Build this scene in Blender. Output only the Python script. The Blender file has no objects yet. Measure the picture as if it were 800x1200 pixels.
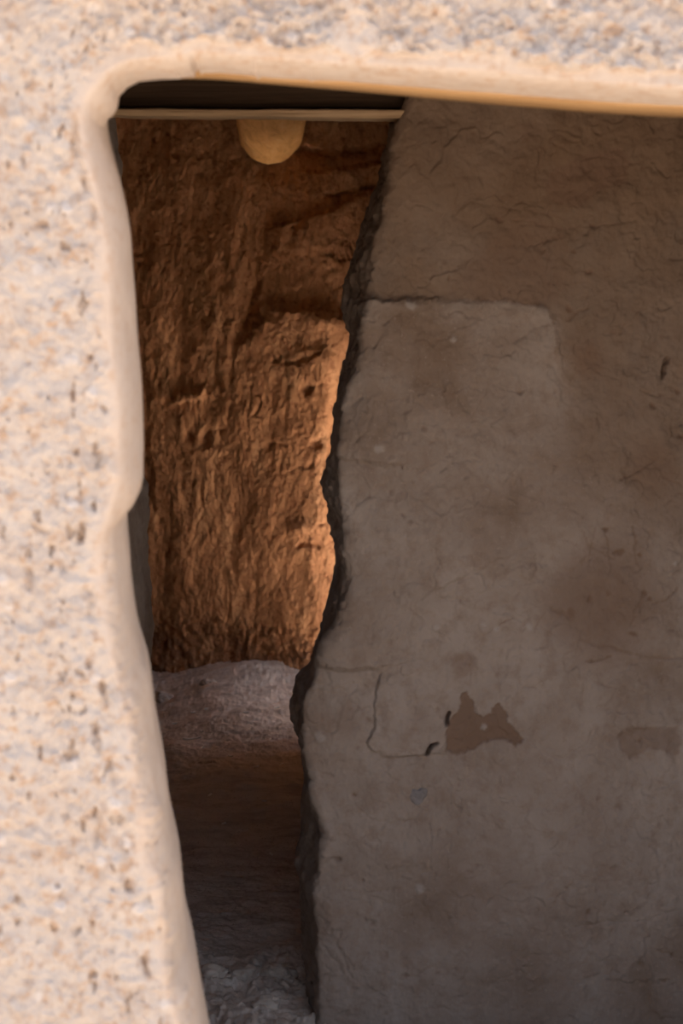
import bpy, math, random
import numpy as np
from mathutils import Vector

# ------------------------------------------------------------------ basics
F, H, HY = 2200.0, 1.65, 300.0          # focal length in pixels, eye height, horizon row
YF, YM, YB = 2.70, 4.00, 7.40           # front wall, middle wall, back wall
sc = bpy.context.scene
COL = sc.collection
PI = math.pi

def px2x(px, Y): return (np.asarray(px, float) - 400.0) / F * Y
def py2z(py, Y): return H - (np.asarray(py, float) - HY) / F * Y
def x2px(X, Y): return 400.0 + F * X / Y
def z2py(Z, Y): return HY + F * (H - Z) / Y
def sstep(a, b, x):
    t = np.clip((x - a) / (b - a), 0, 1)
    return t * t * (3 - 2 * t)

# ------------------------------------------------------------------ noise
_rng = np.random.RandomState(7)
PERM = np.concatenate([_rng.permutation(256)] * 3).astype(np.int32)
_g = _rng.normal(size=(256, 3)); GRAD = (_g / np.linalg.norm(_g, axis=1)[:, None])

def perlin(x, y, z):
    x, y, z = np.broadcast_arrays(x, y, z)
    shp = x.shape
    x = x.ravel(); y = y.ravel(); z = z.ravel()
    xi = np.floor(x).astype(np.int64); yi = np.floor(y).astype(np.int64); zi = np.floor(z).astype(np.int64)
    xf = x - xi; yf = y - yi; zf = z - zi
    u = xf**3 * (xf * (xf * 6 - 15) + 10); v = yf**3 * (yf * (yf * 6 - 15) + 10); w = zf**3 * (zf * (zf * 6 - 15) + 10)
    xi &= 255; yi &= 255; zi &= 255
    def c(dx, dy, dz):
        h = PERM[PERM[PERM[xi + dx] + yi + dy] + zi + dz]
        g = GRAD[h]
        return g[:, 0] * (xf - dx) + g[:, 1] * (yf - dy) + g[:, 2] * (zf - dz)
    a = c(0, 0, 0) * (1 - u) + c(1, 0, 0) * u
    b = c(0, 1, 0) * (1 - u) + c(1, 1, 0) * u
    d = c(0, 0, 1) * (1 - u) + c(1, 0, 1) * u
    e = c(0, 1, 1) * (1 - u) + c(1, 1, 1) * u
    r = (a * (1 - v) + b * v) * (1 - w) + (d * (1 - v) + e * v) * w
    return r.reshape(shp) * 1.5

def fbm(x, y, z, f=1.0, octv=4, gain=.5, seed=0.0):
    s = 0; a = 1.0
    for i in range(octv):
        s = s + a * perlin(x * f + seed * 17.3 + i * 5.1, y * f + seed * 9.7, z * f - seed * 3.3)
        a *= gain; f *= 2.03
    return s

def ridged(x, y, z, f=1.0, octv=3, seed=0.0):
    s = 0; a = 1.0
    for i in range(octv):
        n = 1 - np.abs(perlin(x * f + seed * 11.1, y * f + seed * 5.3 + i * 3.7, z * f + seed * 2.9)) * 2
        s = s + a * n; a *= .5; f *= 2.1
    return s

def cells(u, v, f, seed=1):
    """2D jittered cells: distance to the nearest seed and a random number for that seed."""
    u = np.asarray(u) * f; v = np.asarray(v) * f
    ui = np.floor(u).astype(np.int64); vi = np.floor(v).astype(np.int64)
    best = np.full(u.shape, 9.0); rid = np.zeros(u.shape)
    for dx in (-1, 0, 1):
        for dy in (-1, 0, 1):
            cx = ui + dx; cy = vi + dy
            h1 = PERM[PERM[(cx + seed * 31) & 255] + (cy & 255)]
            h2 = PERM[h1 + ((cx * 7 + cy * 13 + seed) & 255)]
            h3 = PERM[h2 + 77]
            d = np.hypot(cx + h1 / 255. - u, cy + h2 / 255. - v)
            m = d < best
            best = np.where(m, d, best); rid = np.where(m, h3 / 255., rid)
    return best, rid

# ------------------------------------------------------------------ 2D features in pixel units
def poly_dist(u, v, pts):
    best = np.full(u.shape, 1e9)
    for (x0, y0), (x1, y1) in zip(pts[:-1], pts[1:]):
        dx, dy = x1 - x0, y1 - y0
        L = dx * dx + dy * dy + 1e-9
        t = np.clip(((u - x0) * dx + (v - y0) * dy) / L, 0, 1)
        best = np.minimum(best, np.hypot(u - x0 - t * dx, v - y0 - t * dy))
    return best

def poly_in(u, v, pts):
    ins = np.zeros(u.shape, bool)
    n = len(pts)
    for i in range(n):
        x0, y0 = pts[i]; x1, y1 = pts[(i + 1) % n]
        if y0 == y1: continue
        c = ((y0 > v) != (y1 > v)) & (u < (x1 - x0) * (v - y0) / (y1 - y0) + x0)
        ins ^= c
    return ins

class Field:
    """adds features to a height array only where they are"""
    def __init__(s, u, v):
        s.u, s.v = u, v
        s.h = np.zeros(u.shape); s.mask = np.zeros(u.shape)
        s.wu = u + 1.0 * fbm(u, v, 0 * u, .45, 2, seed=18) + 3.2 * fbm(u, v, 0 * u, .045, 3, seed=3) + 1.2 * fbm(u, v, 0 * u, .2, 2, seed=8)
        s.wv = v + 1.0 * fbm(u, v, 0 * u, .45, 2, seed=19) + 3.2 * fbm(u, v, 0 * u, .045, 3, seed=4) + 1.2 * fbm(u, v, 0 * u, .2, 2, seed=9)
    def _box(s, pts, pad):
        p = np.array(pts); a = p.min(0) - pad; b = p.max(0) + pad
        return np.where((s.u > a[0]) & (s.u < b[0]) & (s.v > a[1]) & (s.v < b[1]))
    def crack(s, pts, w=2.0, d=.004, step=0.0, sw=14.0, warp=True):
        """a crack of half-width w px and depth d m"""
        i = s._box(pts, 60)
        if len(i[0]) == 0: return
        u = s.wu[i] if warp else s.u[i]; v = s.wv[i] if warp else s.v[i]
        D = poly_dist(u, v, pts)
        vary = .65 + .5 * fbm(u, v, u * 0, .03, 2, seed=5)
        s.h[i] -= d * np.clip(vary, .35, 1.5) * np.exp(-(D / w) ** 2)
    def ledge(s, pts, a=.006, wid=3.0, fall=45.0, side=1):
        """surface steps up by a on one side of an open polyline and dies away over fall px"""
        i = s._box(pts, fall * 2.2)
        if len(i[0]) == 0: return
        u = s.wu[i]; v = s.wv[i]
        best = np.full(u.shape, 1e9); sg = np.zeros(u.shape); ends = np.zeros(u.shape)
        n = len(pts) - 1
        for k in range(n):
            (x0, y0), (x1, y1) = pts[k], pts[k + 1]
            dx, dy = x1 - x0, y1 - y0; L = dx * dx + dy * dy
            t = ((u - x0) * dx + (v - y0) * dy) / L
            tc = np.clip(t, 0, 1)
            D = np.hypot(u - x0 - tc * dx, v - y0 - tc * dy)
            m = D < best
            best = np.where(m, D, best)
            sg = np.where(m, np.sign((v - y0) * dx - (u - x0) * dy), sg)
            over = np.zeros(u.shape)
            Ls = math.sqrt(L)
            if k == 0: over = np.maximum(over, -t * Ls)
            if k == n - 1: over = np.maximum(over, (t - 1) * Ls)
            ends = np.where(m, over, ends)
        sd = best * sg * side
        s.h[i] += a * sstep(-wid, wid, sd) * np.exp(-(np.maximum(sd, 0) / fall) ** 2) * np.exp(-(ends / (fall * .35)) ** 2)
    def patch(s, pts, d=-.004, edge=2.0, mask=1.0):
        i = s._box(pts, 25)
        if len(i[0]) == 0: return
        u = s.wu[i]; v = s.wv[i]
        D = poly_dist(u, v, list(pts) + [pts[0]])
        sd = np.where(poly_in(u, v, pts), D, -D)
        k = sstep(-edge, edge, sd)
        s.h[i] += d * k
        s.mask[i] = np.maximum(s.mask[i], mask * k)
    def bump(s, cx, cy, rx, ry, a, p=2.0, mask=0.0):
        i = s._box([(cx, cy)], max(rx, ry) * 2.6)
        if len(i[0]) == 0: return
        r = np.hypot((s.wu[i] - cx) / rx, (s.wv[i] - cy) / ry)
        g = np.exp(-r ** p)
        s.h[i] += a * g
        if mask: s.mask[i] = np.maximum(s.mask[i], mask * g)

def smooth_line(v, pts, win=0.0):
    p = sorted(pts, key=lambda q: q[1])
    return np.interp(v, [q[1] for q in p], [q[0] for q in p])

# ------------------------------------------------------------------ mesh helpers
def grid_normals(P):
    du = np.gradient(P, axis=1); dv = np.gradient(P, axis=0)
    n = np.cross(du, dv)
    return n / (np.linalg.norm(n, axis=2)[..., None] + 1e-12)

def mesh_from(name, V, Fq, mat, attrs=None, smooth=True):
    me = bpy.data.meshes.new(name)
    V = np.asarray(V, np.float32); Fq = np.asarray(Fq, np.int32)
    me.vertices.add(len(V)); me.vertices.foreach_set('co', V.ravel())
    k = Fq.shape[1]
    me.loops.add(Fq.size); me.loops.foreach_set('vertex_index', Fq.ravel())
    me.polygons.add(len(Fq)); me.polygons.foreach_set('loop_start', np.arange(0, Fq.size, k, dtype=np.int32))
    me.update(calc_edges=True)
    if smooth: me.polygons.foreach_set('use_smooth', np.ones(len(Fq), bool))
    for an, av in (attrs or {}).items():
        a = me.attributes.new(an, 'FLOAT', 'POINT'); a.data.foreach_set('value', np.asarray(av, np.float32).ravel())
    me.materials.append(mat)
    me.validate()
    return me

def grid_faces(n, m, off=0, flip=False):
    i = np.arange(n * m).reshape(n, m) + off
    a, b, c, d = i[:-1, :-1].ravel(), i[:-1, 1:].ravel(), i[1:, 1:].ravel(), i[1:, :-1].ravel()
    return np.stack([a, d, c, b] if flip else [a, b, c, d], 1)

def link(name, me, parent=None, kind=None, label=None, cat=None, group=None):
    o = bpy.data.objects.new(name, me); COL.objects.link(o)
    if parent: o.parent = parent
    if kind: o['kind'] = kind
    if label: o['label'] = label
    if cat: o['category'] = cat
    if group: o['group'] = group
    return o

class Pile:
    """several grids collected into one mesh"""
    def __init__(s): s.V = []; s.F = []; s.A = {}; s.n = 0
    def add(s, P, flip=False, **at):
        n, m = P.shape[:2]
        s.V.append(P.reshape(-1, 3)); s.F.append(grid_faces(n, m, s.n, flip)); s.n += n * m
        for k in set(list(s.A) + list(at)):
            s.A.setdefault(k, [])
        for k in s.A:
            have = sum(len(q) for q in s.A[k])
            if have < s.n - n * m: s.A[k].append(np.zeros(s.n - n * m - have))
            s.A[k].append(np.asarray(at[k]).ravel() if k in at else np.zeros(n * m))
    def build(s, name, mat):
        return mesh_from(name, np.concatenate(s.V), np.concatenate(s.F), mat, {k: np.concatenate(v) for k, v in s.A.items()})

def box_grid(x0, x1, y0, y1, z0, z1, n=(2, 2, 2)):
    """six grids of a box"""
    xs = np.linspace(x0, x1, n[0]); ys = np.linspace(y0, y1, n[1]); zs = np.linspace(z0, z1, n[2])
    out = []
    X, Z = np.meshgrid(xs, zs); out += [np.dstack([X, 0 * X + y0, Z]), np.dstack([X, 0 * X + y1, Z])[:, ::-1]]
    Y, Z = np.meshgrid(ys, zs); out += [np.dstack([0 * Y + x0, Y, Z])[:, ::-1], np.dstack([0 * Y + x1, Y, Z])]
    X, Y = np.meshgrid(xs, ys); out += [np.dstack([X, Y, 0 * X + z0])[::-1], np.dstack([X, Y, 0 * X + z1])]
    return out

# ------------------------------------------------------------------ materials
def srgb(r, g, b):
    f = lambda c: (c / 255. / 12.92) if c <= 10 else ((c / 255. + .055) / 1.055) ** 2.4
    return (f(r), f(g), f(b), 1)

class Mat:
    def __init__(s, name, rough=.95):
        s.m = bpy.data.materials.new(name); s.m.use_nodes = True
        s.nt = s.m.node_tree; s.bs = s.nt.nodes['Principled BSDF']
        s.bs.inputs['Roughness'].default_value = rough
        s.bs.inputs['Specular IOR Level'].default_value = .12
        s.co = s.nt.nodes.new('ShaderNodeNewGeometry').outputs['Position']
    def l(s, a, b): s.nt.links.new(a, b)
    def mapping(s, scale):
        n = s.nt.nodes.new('ShaderNodeMapping'); n.inputs['Scale'].default_value = scale
        s.l(s.co, n.inputs['Vector']); return n.outputs['Vector']
    def noise(s, scale, detail=5, rough=.6, vec=None, dist=0.0):
        n = s.nt.nodes.new('ShaderNodeTexNoise'); n.inputs['Scale'].default_value = scale
        n.inputs['Detail'].default_value = detail; n.inputs['Roughness'].default_value = rough
        n.inputs['Distortion'].default_value = dist
        s.l(vec or s.co, n.inputs['Vector']); return n.outputs['Fac']
    def voro(s, scale, feature='F1', vec=None):
        n = s.nt.nodes.new('ShaderNodeTexVoronoi'); n.inputs['Scale'].default_value = scale; n.feature = feature
        s.l(vec or s.co, n.inputs['Vector']); return n.outputs['Distance']
    def ramp(s, fac, stops):
        n = s.nt.nodes.new('ShaderNodeValToRGB'); e = n.color_ramp.elements
        while len(e) < len(stops): e.new(.5)
        for q, (p, c) in zip(e, stops): q.position = p; q.color = c
        s.l(fac, n.inputs['Fac']); return n.outputs['Color']
    def mix(s, fac, a, b, mode='MIX'):
        n = s.nt.nodes.new('ShaderNodeMix'); n.data_type = 'RGBA'; n.blend_type = mode
        if isinstance(fac, (int, float)): n.inputs[0].default_value = fac
        else: s.l(fac, n.inputs[0])
        for q, i in ((a, 6), (b, 7)):
            if isinstance(q, tuple): n.inputs[i].default_value = q
            else: s.l(q, n.inputs[i])
        return n.outputs[2]
    def math(s, op, a, b):
        n = s.nt.nodes.new('ShaderNodeMath'); n.operation = op
        for q, i in ((a, 0), (b, 1)):
            if isinstance(q, (int, float)): n.inputs[i].default_value = q
            else: s.l(q, n.inputs[i])
        return n.outputs[0]
    def attr(s, name):
        n = s.nt.nodes.new('ShaderNodeAttribute'); n.attribute_name = name; return n.outputs['Fac']
    def bump(s, hgt, dist=.002, strength=.6):
        n = s.nt.nodes.new('ShaderNodeBump'); n.inputs['Distance'].default_value = dist; n.inputs['Strength'].default_value = strength
        s.l(hgt, n.inputs['Height'])
        s.l(n.outputs['Normal'], s.bs.inputs['Normal'])
    def color(s, c):
        if isinstance(c, tuple): s.bs.inputs['Base Color'].default_value = c
        else: s.l(c, s.bs.inputs['Base Color'])
        return s.m

def K(r, g, b): return (r, g, b, 1)

def mat_front():
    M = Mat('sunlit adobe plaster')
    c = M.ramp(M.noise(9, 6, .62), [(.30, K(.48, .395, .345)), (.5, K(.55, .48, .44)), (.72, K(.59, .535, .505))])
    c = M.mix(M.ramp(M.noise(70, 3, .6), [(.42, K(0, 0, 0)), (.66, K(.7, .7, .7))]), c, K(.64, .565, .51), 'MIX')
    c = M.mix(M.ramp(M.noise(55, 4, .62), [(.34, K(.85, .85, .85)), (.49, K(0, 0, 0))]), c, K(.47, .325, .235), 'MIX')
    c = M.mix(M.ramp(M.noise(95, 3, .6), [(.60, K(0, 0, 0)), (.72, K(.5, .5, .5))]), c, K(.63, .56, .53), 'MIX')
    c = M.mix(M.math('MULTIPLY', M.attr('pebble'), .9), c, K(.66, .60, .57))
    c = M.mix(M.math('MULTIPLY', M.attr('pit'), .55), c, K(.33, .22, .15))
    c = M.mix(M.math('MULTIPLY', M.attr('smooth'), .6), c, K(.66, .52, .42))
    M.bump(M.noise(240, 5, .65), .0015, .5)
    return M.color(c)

def mat_middle():
    M = Mat('grey brown clay plaster')
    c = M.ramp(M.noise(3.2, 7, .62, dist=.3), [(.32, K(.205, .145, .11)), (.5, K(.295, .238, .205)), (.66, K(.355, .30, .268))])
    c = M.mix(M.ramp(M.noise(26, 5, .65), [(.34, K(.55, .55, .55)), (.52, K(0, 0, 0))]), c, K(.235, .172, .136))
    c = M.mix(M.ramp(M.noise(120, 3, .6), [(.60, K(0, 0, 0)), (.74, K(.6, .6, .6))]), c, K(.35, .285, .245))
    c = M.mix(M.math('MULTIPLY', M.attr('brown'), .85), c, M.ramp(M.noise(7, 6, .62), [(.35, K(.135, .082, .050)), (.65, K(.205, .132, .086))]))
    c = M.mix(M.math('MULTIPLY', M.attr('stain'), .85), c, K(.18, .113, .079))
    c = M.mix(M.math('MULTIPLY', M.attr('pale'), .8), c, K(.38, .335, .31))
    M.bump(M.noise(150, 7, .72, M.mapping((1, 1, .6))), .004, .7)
    return M.color(c)

def mat_back():
    M = Mat('red brown mud wall')
    st = M.mapping((1, 1, .22))
    c = M.ramp(M.noise(10, 6, .62, st), [(.3, K(.33, .16, .078)), (.5, K(.43, .217, .108)), (.7, K(.51, .285, .15))])
    c = M.mix(M.ramp(M.noise(38, 5, .65), [(.36, K(1, 1, 1)), (.48, K(0, 0, 0))]), c, K(.28, .13, .065))
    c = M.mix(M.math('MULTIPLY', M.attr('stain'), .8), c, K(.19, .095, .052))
    M.bump(M.noise(110, 6, .7, M.mapping((1, 1, .6))), .005, .6)
    return M.color(c)

def mat_floor():
    M = Mat('dusty dirt floor')
    st = M.mapping((.35, 1, 1))
    c = M.ramp(M.noise(16, 7, .66, st), [(.3, K(.44, .37, .325)), (.52, K(.64, .555, .495)), (.74, K(.74, .66, .60))])
    c = M.mix(M.ramp(M.noise(160, 3, .6), [(.60, K(0, 0, 0)), (.7, K(1, 1, 1))]), c, K(.40, .34, .29))
    M.bump(M.noise(150, 6, .7, st), .006, .8)
    return M.color(c)

def mat_ground():
    M = Mat('pale sandy ground')
    c = M.ramp(M.noise(2.5, 6, .6), [(.3, K(.19, .155, .125)), (.7, K(.25, .21, .17))])
    M.bump(M.noise(40, 5, .6), .01, .6)
    return M.color(c)

def mat_wood(name, dark, mid, light, axis=(0.6, 22, 22)):
    M = Mat(name, .8)
    v = M.mapping(axis)
    c = M.ramp(M.noise(3.0, 6, .65, v, .6), [(.32, dark), (.5, mid), (.7, light)])
    M.bump(M.noise(5.0, 5, .65, v), .004, .5)
    return M.color(c)

def mat_plain(name, a, b, scale=60):
    M = Mat(name)
    c = M.ramp(M.noise(scale, 5, .6), [(.3, a), (.7, b)])
    M.bump(M.noise(scale * 3, 4, .6), .002, .5)
    return M.color(c)

MF, MM, MB, MFL, MG = mat_front(), mat_middle(), mat_back(), mat_floor(), mat_ground()
MWOOD = mat_wood('weathered lintel wood', K(.22, .14, .08), K(.38, .26, .155), K(.48, .34, .22))
MWOODF = mat_wood('golden board wood', K(.30, .17, .075), K(.44, .27, .13), K(.55, .36, .19))
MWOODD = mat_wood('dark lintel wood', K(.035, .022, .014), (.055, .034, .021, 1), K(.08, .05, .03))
MLOG = mat_wood('peeled log wood', K(.70, .36, .12), K(.86, .48, .17), K(.90, .56, .24), (14, 1.0, 14))

# ------------------------------------------------------------------ FRONT WALL (one sweep round the opening)
# silhouette of the opening, in pixels, projected to the depth where it is narrowest
L = [(238, 1200), (233, 1170), (228, 1136), (219, 1110), (216, 1075), (212, 1030), (204, 1000), (197, 965), (195, 935), (190, 905),
     (181, 860), (176, 812), (172, 790), (163, 770), (158, 745), (152, 700), (149, 650), (145, 618), (146, 605), (157, 591),
     (165, 573), (168, 558), (167, 500), (165, 450), (160, 400), (157, 345), (154, 312), (152, 272), (146, 240), (137, 207),
     (130, 188), (123, 165), (120, 150), (127, 139), (134, 133), (138, 125), (140, 113), (150, 103), (163, 96), (188, 93.5),
     (212, 93), (213, 91.5), (229, 91), (231, 84.5), (234, 84), (236, 88.5), (240, 86.5), (247, 87), (258, 86.5), (299, 91), (303, 94), (306, 91.5), (362, 95), (365, 97), (368, 95.5),
     (400, 96), (475, 102), (600, 112), (700, 119), (800, 124)]
DS = .13                                        # depth of the narrowest point behind the face
YS = YF + DS
pts = [(float(px2x(a, YS)), float(py2z(b, YS))) for a, b in L]
zb = -.05
pts = [(pts[0][0] + .09, zb), (pts[0][0] + .045, .25)] + pts
xr = .92
pts += [(xr - .08, pts[-1][1] - .035), (xr, pts[-1][1] - .10), (xr + .03, 1.2), (xr, zb)]
pts = np.array(pts)
seg = np.hypot(*np.diff(pts, axis=0).T); arc = np.concatenate([[0], np.cumsum(seg)])
iv0, iv1 = arc[1], arc[-4]                        # dense range
ts = np.concatenate([np.linspace(0, iv0, 12)[:-1], np.arange(iv0, iv1 + .15, .0021), np.linspace(iv1 + .15, arc[-1], 80)])
bx = np.interp(ts, arc, pts[:, 0]); bz = np.interp(ts, arc, pts[:, 1])
_k = np.exp(-np.linspace(-2.2, 2.2, 61) ** 2); _k /= _k.sum()
bxs_ = np.convolve(np.pad(bx, 30, mode='edge'), _k, 'valid'); bzs_ = np.convolve(np.pad(bz, 30, mode='edge'), _k, 'valid')
# smooth direction of growth outward from the opening
a1 = float(np.interp(0, [0], [0]))
corner = arc[2 + 33]                              # around (127,139)
ang = PI - sstep(corner - .22, corner + .16, ts) * (PI / 2) - sstep(iv1 - .25, iv1 + .25, ts) * (PI / 2)
nx, nz = np.cos(ang), np.sin(ang)
top = np.exp(-((ang - PI / 2) / .5) ** 2)         # 1 on the lintel
# profile: (outward offset, depth), from the hidden back edge to the face
sd = np.concatenate([-np.linspace(.34, .135, 10), -np.linspace(.13, 0, 60)])     # negative = depth
front = np.concatenate([np.arange(.0018, .33, .0018), .33 + np.cumsum(.003 * 1.16 ** np.arange(33))])
q = np.concatenate([np.zeros(len(sd)), front])
dep = np.concatenate([-sd, np.zeros(len(front))])
nt, ns = len(ts), len(q)
T, Q = np.meshgrid(ts, q, indexing='ij'); DP = np.broadcast_to(dep, T.shape).copy()
NX = nx[:, None]; NZ = nz[:, None]; TOP = top[:, None]
band = (.026 + .012 * np.exp(-((ts - corner) / .12) ** 2) + .006 * fbm(ts, ts * 0, ts * 0, 6, 3, seed=2))[:, None]
band = np.maximum(band * (1 - .25 * TOP), .012)
# rounded lip: offset as a function of depth
dd = np.clip(DP / DS, 0, 1)
lip = band * (1 - np.sqrt(np.clip(1 - (1 - dd) ** 2.2, 0, 1)))
back = np.clip(DP - DS, 0, 1) * (.10 + .6 * TOP)
off = np.where(DP > 0, np.where(DP > DS, back, lip), band + Q)
wj = np.exp(-(np.clip(off, 0, 1) / .012) ** 2)
X = bx[:, None] * wj + bxs_[:, None] * (1 - wj) + NX * off
Z = bz[:, None] * wj + bzs_[:, None] * (1 - wj) + NZ * off
Yv = YF + DP
Psm = np.dstack([X, Yv, Z])
N0 = grid_normals(Psm)
if N0[nt // 3, ns - 60, 1] > 0: N0 = -N0
# plaster relief
oz = off
u_, v_ = X, Z
wl = .010 * fbm(X, Z, Z * 0, 22, 3, seed=12)
low = sstep(1.45, .95, Z)
rough = np.where(DP > 0, (.25 + .75 * low) * sstep(DS * (.30 + .35 * low), .0, DP + 1.5 * wl), sstep(-.012, .026 - .018 * low, oz - band + wl))
roughT = sstep(.011, .019, oz - band + 1.1 * wl) * np.where(DP > 0, 0, 1)
crust = rough * (1 - TOP) + roughT * TOP
h = .006 * fbm(X, Z, Yv, 7, 3, seed=1)
h = h + crust * (.0042 * fbm(X, Z, Z * 0, 30, 4, .58, seed=2) + .0018 * ridged(X, Z, Z * 0, 48, 2, seed=3) - .002)
pt = fbm(X, Z, Z * 0, 17, 4, .6, seed=24)
h = h + crust * (.0022 + .005 * TOP) * (sstep(-.06, .06, pt) + sstep(.28, .40, pt) - .5) + crust * .0013 * fbm(X, Z, Z * 0, 95, 3, .65, seed=25)
h = h + crust * TOP * (.0045 + .010 * np.abs(fbm(X, Z, Z * 0, 24, 4, .6, seed=21)) + .004 * ridged(X, Z, Z * 0, 34, 2, seed=22))
c1, r1 = cells(X + .004 * fbm(X, Z, Z * 0, 60, 2, seed=31), Z, 34, 3)
peb = crust * (r1 > .72) * np.clip(1 - (c1 / (.16 + .22 * (r1 - .8) * 5)) ** 2, 0, 1)
near = np.exp(-((oz - .075) / .04) ** 2)
pn = fbm(X * 1.5, Z * .75, Z * 0, 42, 3, .6, seed=33); pz = fbm(X, Z, Z * 0, 7, 2, seed=34)
pit = crust * (1 - .6 * TOP) * sstep(.62, .95, pn + .22 * near + .25 * pz)
h = h + .0052 * np.sqrt(peb) * (.6 + .6 * fbm(X, Z, Z * 0, 90, 2, seed=26)) - .0062 * pit
fx, fz = x2px(X, YF), z2py(Z, YF)
fl = Field(fx, fz)
fl.crack([(88, 140), (87, 165), (92, 185), (97, 205), (101, 220)], 5, .009)
fl.crack([(108, 240), (112, 275), (108, 300)], 4, .006)
fl.crack([(97, 612), (92, 634)], 5, .014)
fl.crack([(36, 612), (45, 622), (55, 626)], 3.5, .008)
fl.crack([(60, 641), (67, 653), (74, 668)], 3.2, .011)
fl.crack([(34, 668), (34, 690)], 4, .007)
fl.crack([(100, 690), (107, 700), (105, 720)], 4, .007)
fl.crack([(112, 530), (114, 545)], 4, .010)
fl.crack([(110, 850), (117, 880)], 4.5, .009)
fl.crack([(120, 805), (124, 822)], 4, .008)
fl.crack([(116, 955), (114, 985)], 4, .009)
fl.crack([(180, 982), (184, 1020)], 2.4, .008)
fl.crack([(143, 985), (142, 1030)], 3, .006)
fl.crack([(167, 1125), (169, 1142)], 4, .010)
fl.crack([(150, 1165), (154, 1190)], 4.5, .009)
fl.crack([(88, 1090), (92, 1105)], 4, .008)
fl.crack([(178, 50), (192, 33), (204, 0)], 2.5, .004)
fl.crack([(128, 890), (132, 915)], 4, .007)
# the flat round blob of plaster on the lintel
fl.patch([(386, 40), (392, 25), (404, 20), (418, 14), (430, 22), (441, 34), (446, 52), (440, 62), (425, 68), (413, 72), (398, 64), (388, 54)], .006, 3)
fl.bump(230, 40, 30, 26, .006); fl.bump(300, 50, 26, 20, .004); fl.bump(350, 45, 30, 22, .004)
fl.bump(585, 70, 36, 24, .006); fl.bump(690, 80, 45, 26, .005); fl.bump(630, 40, 30, 20, .004)
blob = fl.mask * (DP == 0)
calm = 1 - .75 * blob
h = np.where(DP > 0, h * (.6 + .4 * low), h * calm + fl.h + .003 * blob)
fadeback = sstep(.2, .05, DP)
P = Psm + N0 * (h * fadeback)[..., None]
pl = Pile()
rngp = np.random.RandomState(3)
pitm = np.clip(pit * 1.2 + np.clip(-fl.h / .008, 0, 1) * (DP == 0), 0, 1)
smo = np.where(DP > 0, 1.0, 1 - crust) * (1 - .6 * TOP)
pl.add(P, pebble=np.clip(peb * 1.6, 0, 1) * (r1 > .90), pit=pitm, smooth=smo)
# back of the wall
bk = np.stack([P[:, 0], Psm[:, 0] + np.dstack([NX * 1.0, 0 * NX, NZ * .6])[:, 0]], 1)
bk[:, 1, 1] = bk[:, 0, 1]
pl.add(bk)
link('wall_front', pl.build('wall_front', MF), kind='structure')

# thin golden board under the lintel plaster
bxs = np.linspace(px2x(200, YS), 1.42, 90)
zt = np.interp(bxs, pts[43:62, 0], pts[43:62, 1]) if False else np.interp(bxs, [px2x(a, YS) for a in (200, 250, 400, 475, 600, 700, 800)] + [1.45],
               [float(py2z(b, YS)) for b in (86, 86, 96, 102, 112, 119, 124)] + [float(py2z(124, YS)) - .03])
zt = zt + .0015
ybk = np.interp(bxs, [-.3, -.2, 0, .5, 1.5], [YS + .03, YS + .05, YS + .09, YS + .16, YS + .2]) + .006 * fbm(bxs, bxs * 0, bxs * 0, 8, 2, seed=5)
def strip(y0, y1, z0, z1):
    return np.stack([np.stack([bxs, y0, z0], 1), np.stack([bxs, y1, z1], 1)], 0)
y0 = np.full_like(bxs, YS - .012); thk = .006
bd = Pile()
ring = [(y0, zt + .022), (y0, zt - thk + .002), (y0 + .002, zt - thk), (ybk - .002, zt - thk), (ybk, zt - thk + .002), (ybk, zt + .022), (y0, zt + .022)]
bd.add(np.stack([np.stack([bxs, a, b], 1) for a, b in ring], 0))
for k in (0, -1):
    bd.add(np.stack([np.stack([[bxs[k], ring[0][0][k], ring[0][1][k]], [bxs[k], ring[2][0][k], ring[2][1][k]]]),
                     np.stack([[bxs[k], ring[5][0][k], ring[5][1][k]], [bxs[k], ring[3][0][k], ring[3][1][k]]])], 0))
link('wooden_board', bd.build('wooden_board', MWOODF), kind='thing', cat='wooden board',
     label='thin golden brown board along the underside of the sunlit plastered lintel in front')

# ------------------------------------------------------------------ MIDDLE WALL, right of the inner doorway
YE = YM + .24
XE = [(470, 90), (467, 113), (460, 142), (454, 165), (447, 185), (446, 202), (444, 215), (438, 227), (430, 252), (419, 283), (411, 308), (404, 330),
      (400, 348), (399.5, 360), (402, 375), (410, 390), (408, 402), (402, 430), (396, 455), (394.5, 480), (393.5, 505), (391, 530), (384, 542), (377, 556),
      (377.5, 575), (383, 592), (386, 612), (391, 635), (392.5, 662), (386, 689), (378, 719), (374, 745), (363, 775), (355, 785),
      (347, 792), (343.5, 809), (344.5, 830), (351, 862), (356, 885), (355.5, 914), (352, 936), (351, 974), (349, 1011), (351, 1049),
      (354, 1105), (358, 1142), (362, 1200), (363, 1260)]
XF_ = [(478, 90), (475, 113), (466, 142), (460, 165), (454, 190), (456, 212), (450, 240), (445, 262), (438, 285), (431, 304), (429.5, 327), (432, 346), (428, 356), (424, 380), (421.5, 392),
       (412, 436), (405, 460), (398, 480), (396.5, 500), (394, 530), (394, 545), (396, 564), (396.5, 596), (399, 620), (397, 650), (404, 675), (396, 712), (388, 740), (374, 770), (362, 788),
       (357, 797), (355, 827), (355.5, 862), (358, 885), (362, 905), (367, 912), (364, 930), (372, 955), (380, 977), (374, 1004), (372, 1026), (364, 1047), (366, 1075),
       (371, 1105), (373, 1142), (371, 1200), (371, 1260)]
zs = np.concatenate([[py2z(1290, YM)], py2z(np.arange(1235, 82, -1.25), YM), np.linspace(py2z(82, YM) + .01, 2.32, 20)])
pyf = z2py(zs, YM); pye = z2py(zs, YE)
jit = 1.6 * fbm(zs, zs * 0, zs * 0, 14, 4, .6, seed=4)
xf = px2x(smooth_line(pyf, XF_) + jit, YM)
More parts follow.
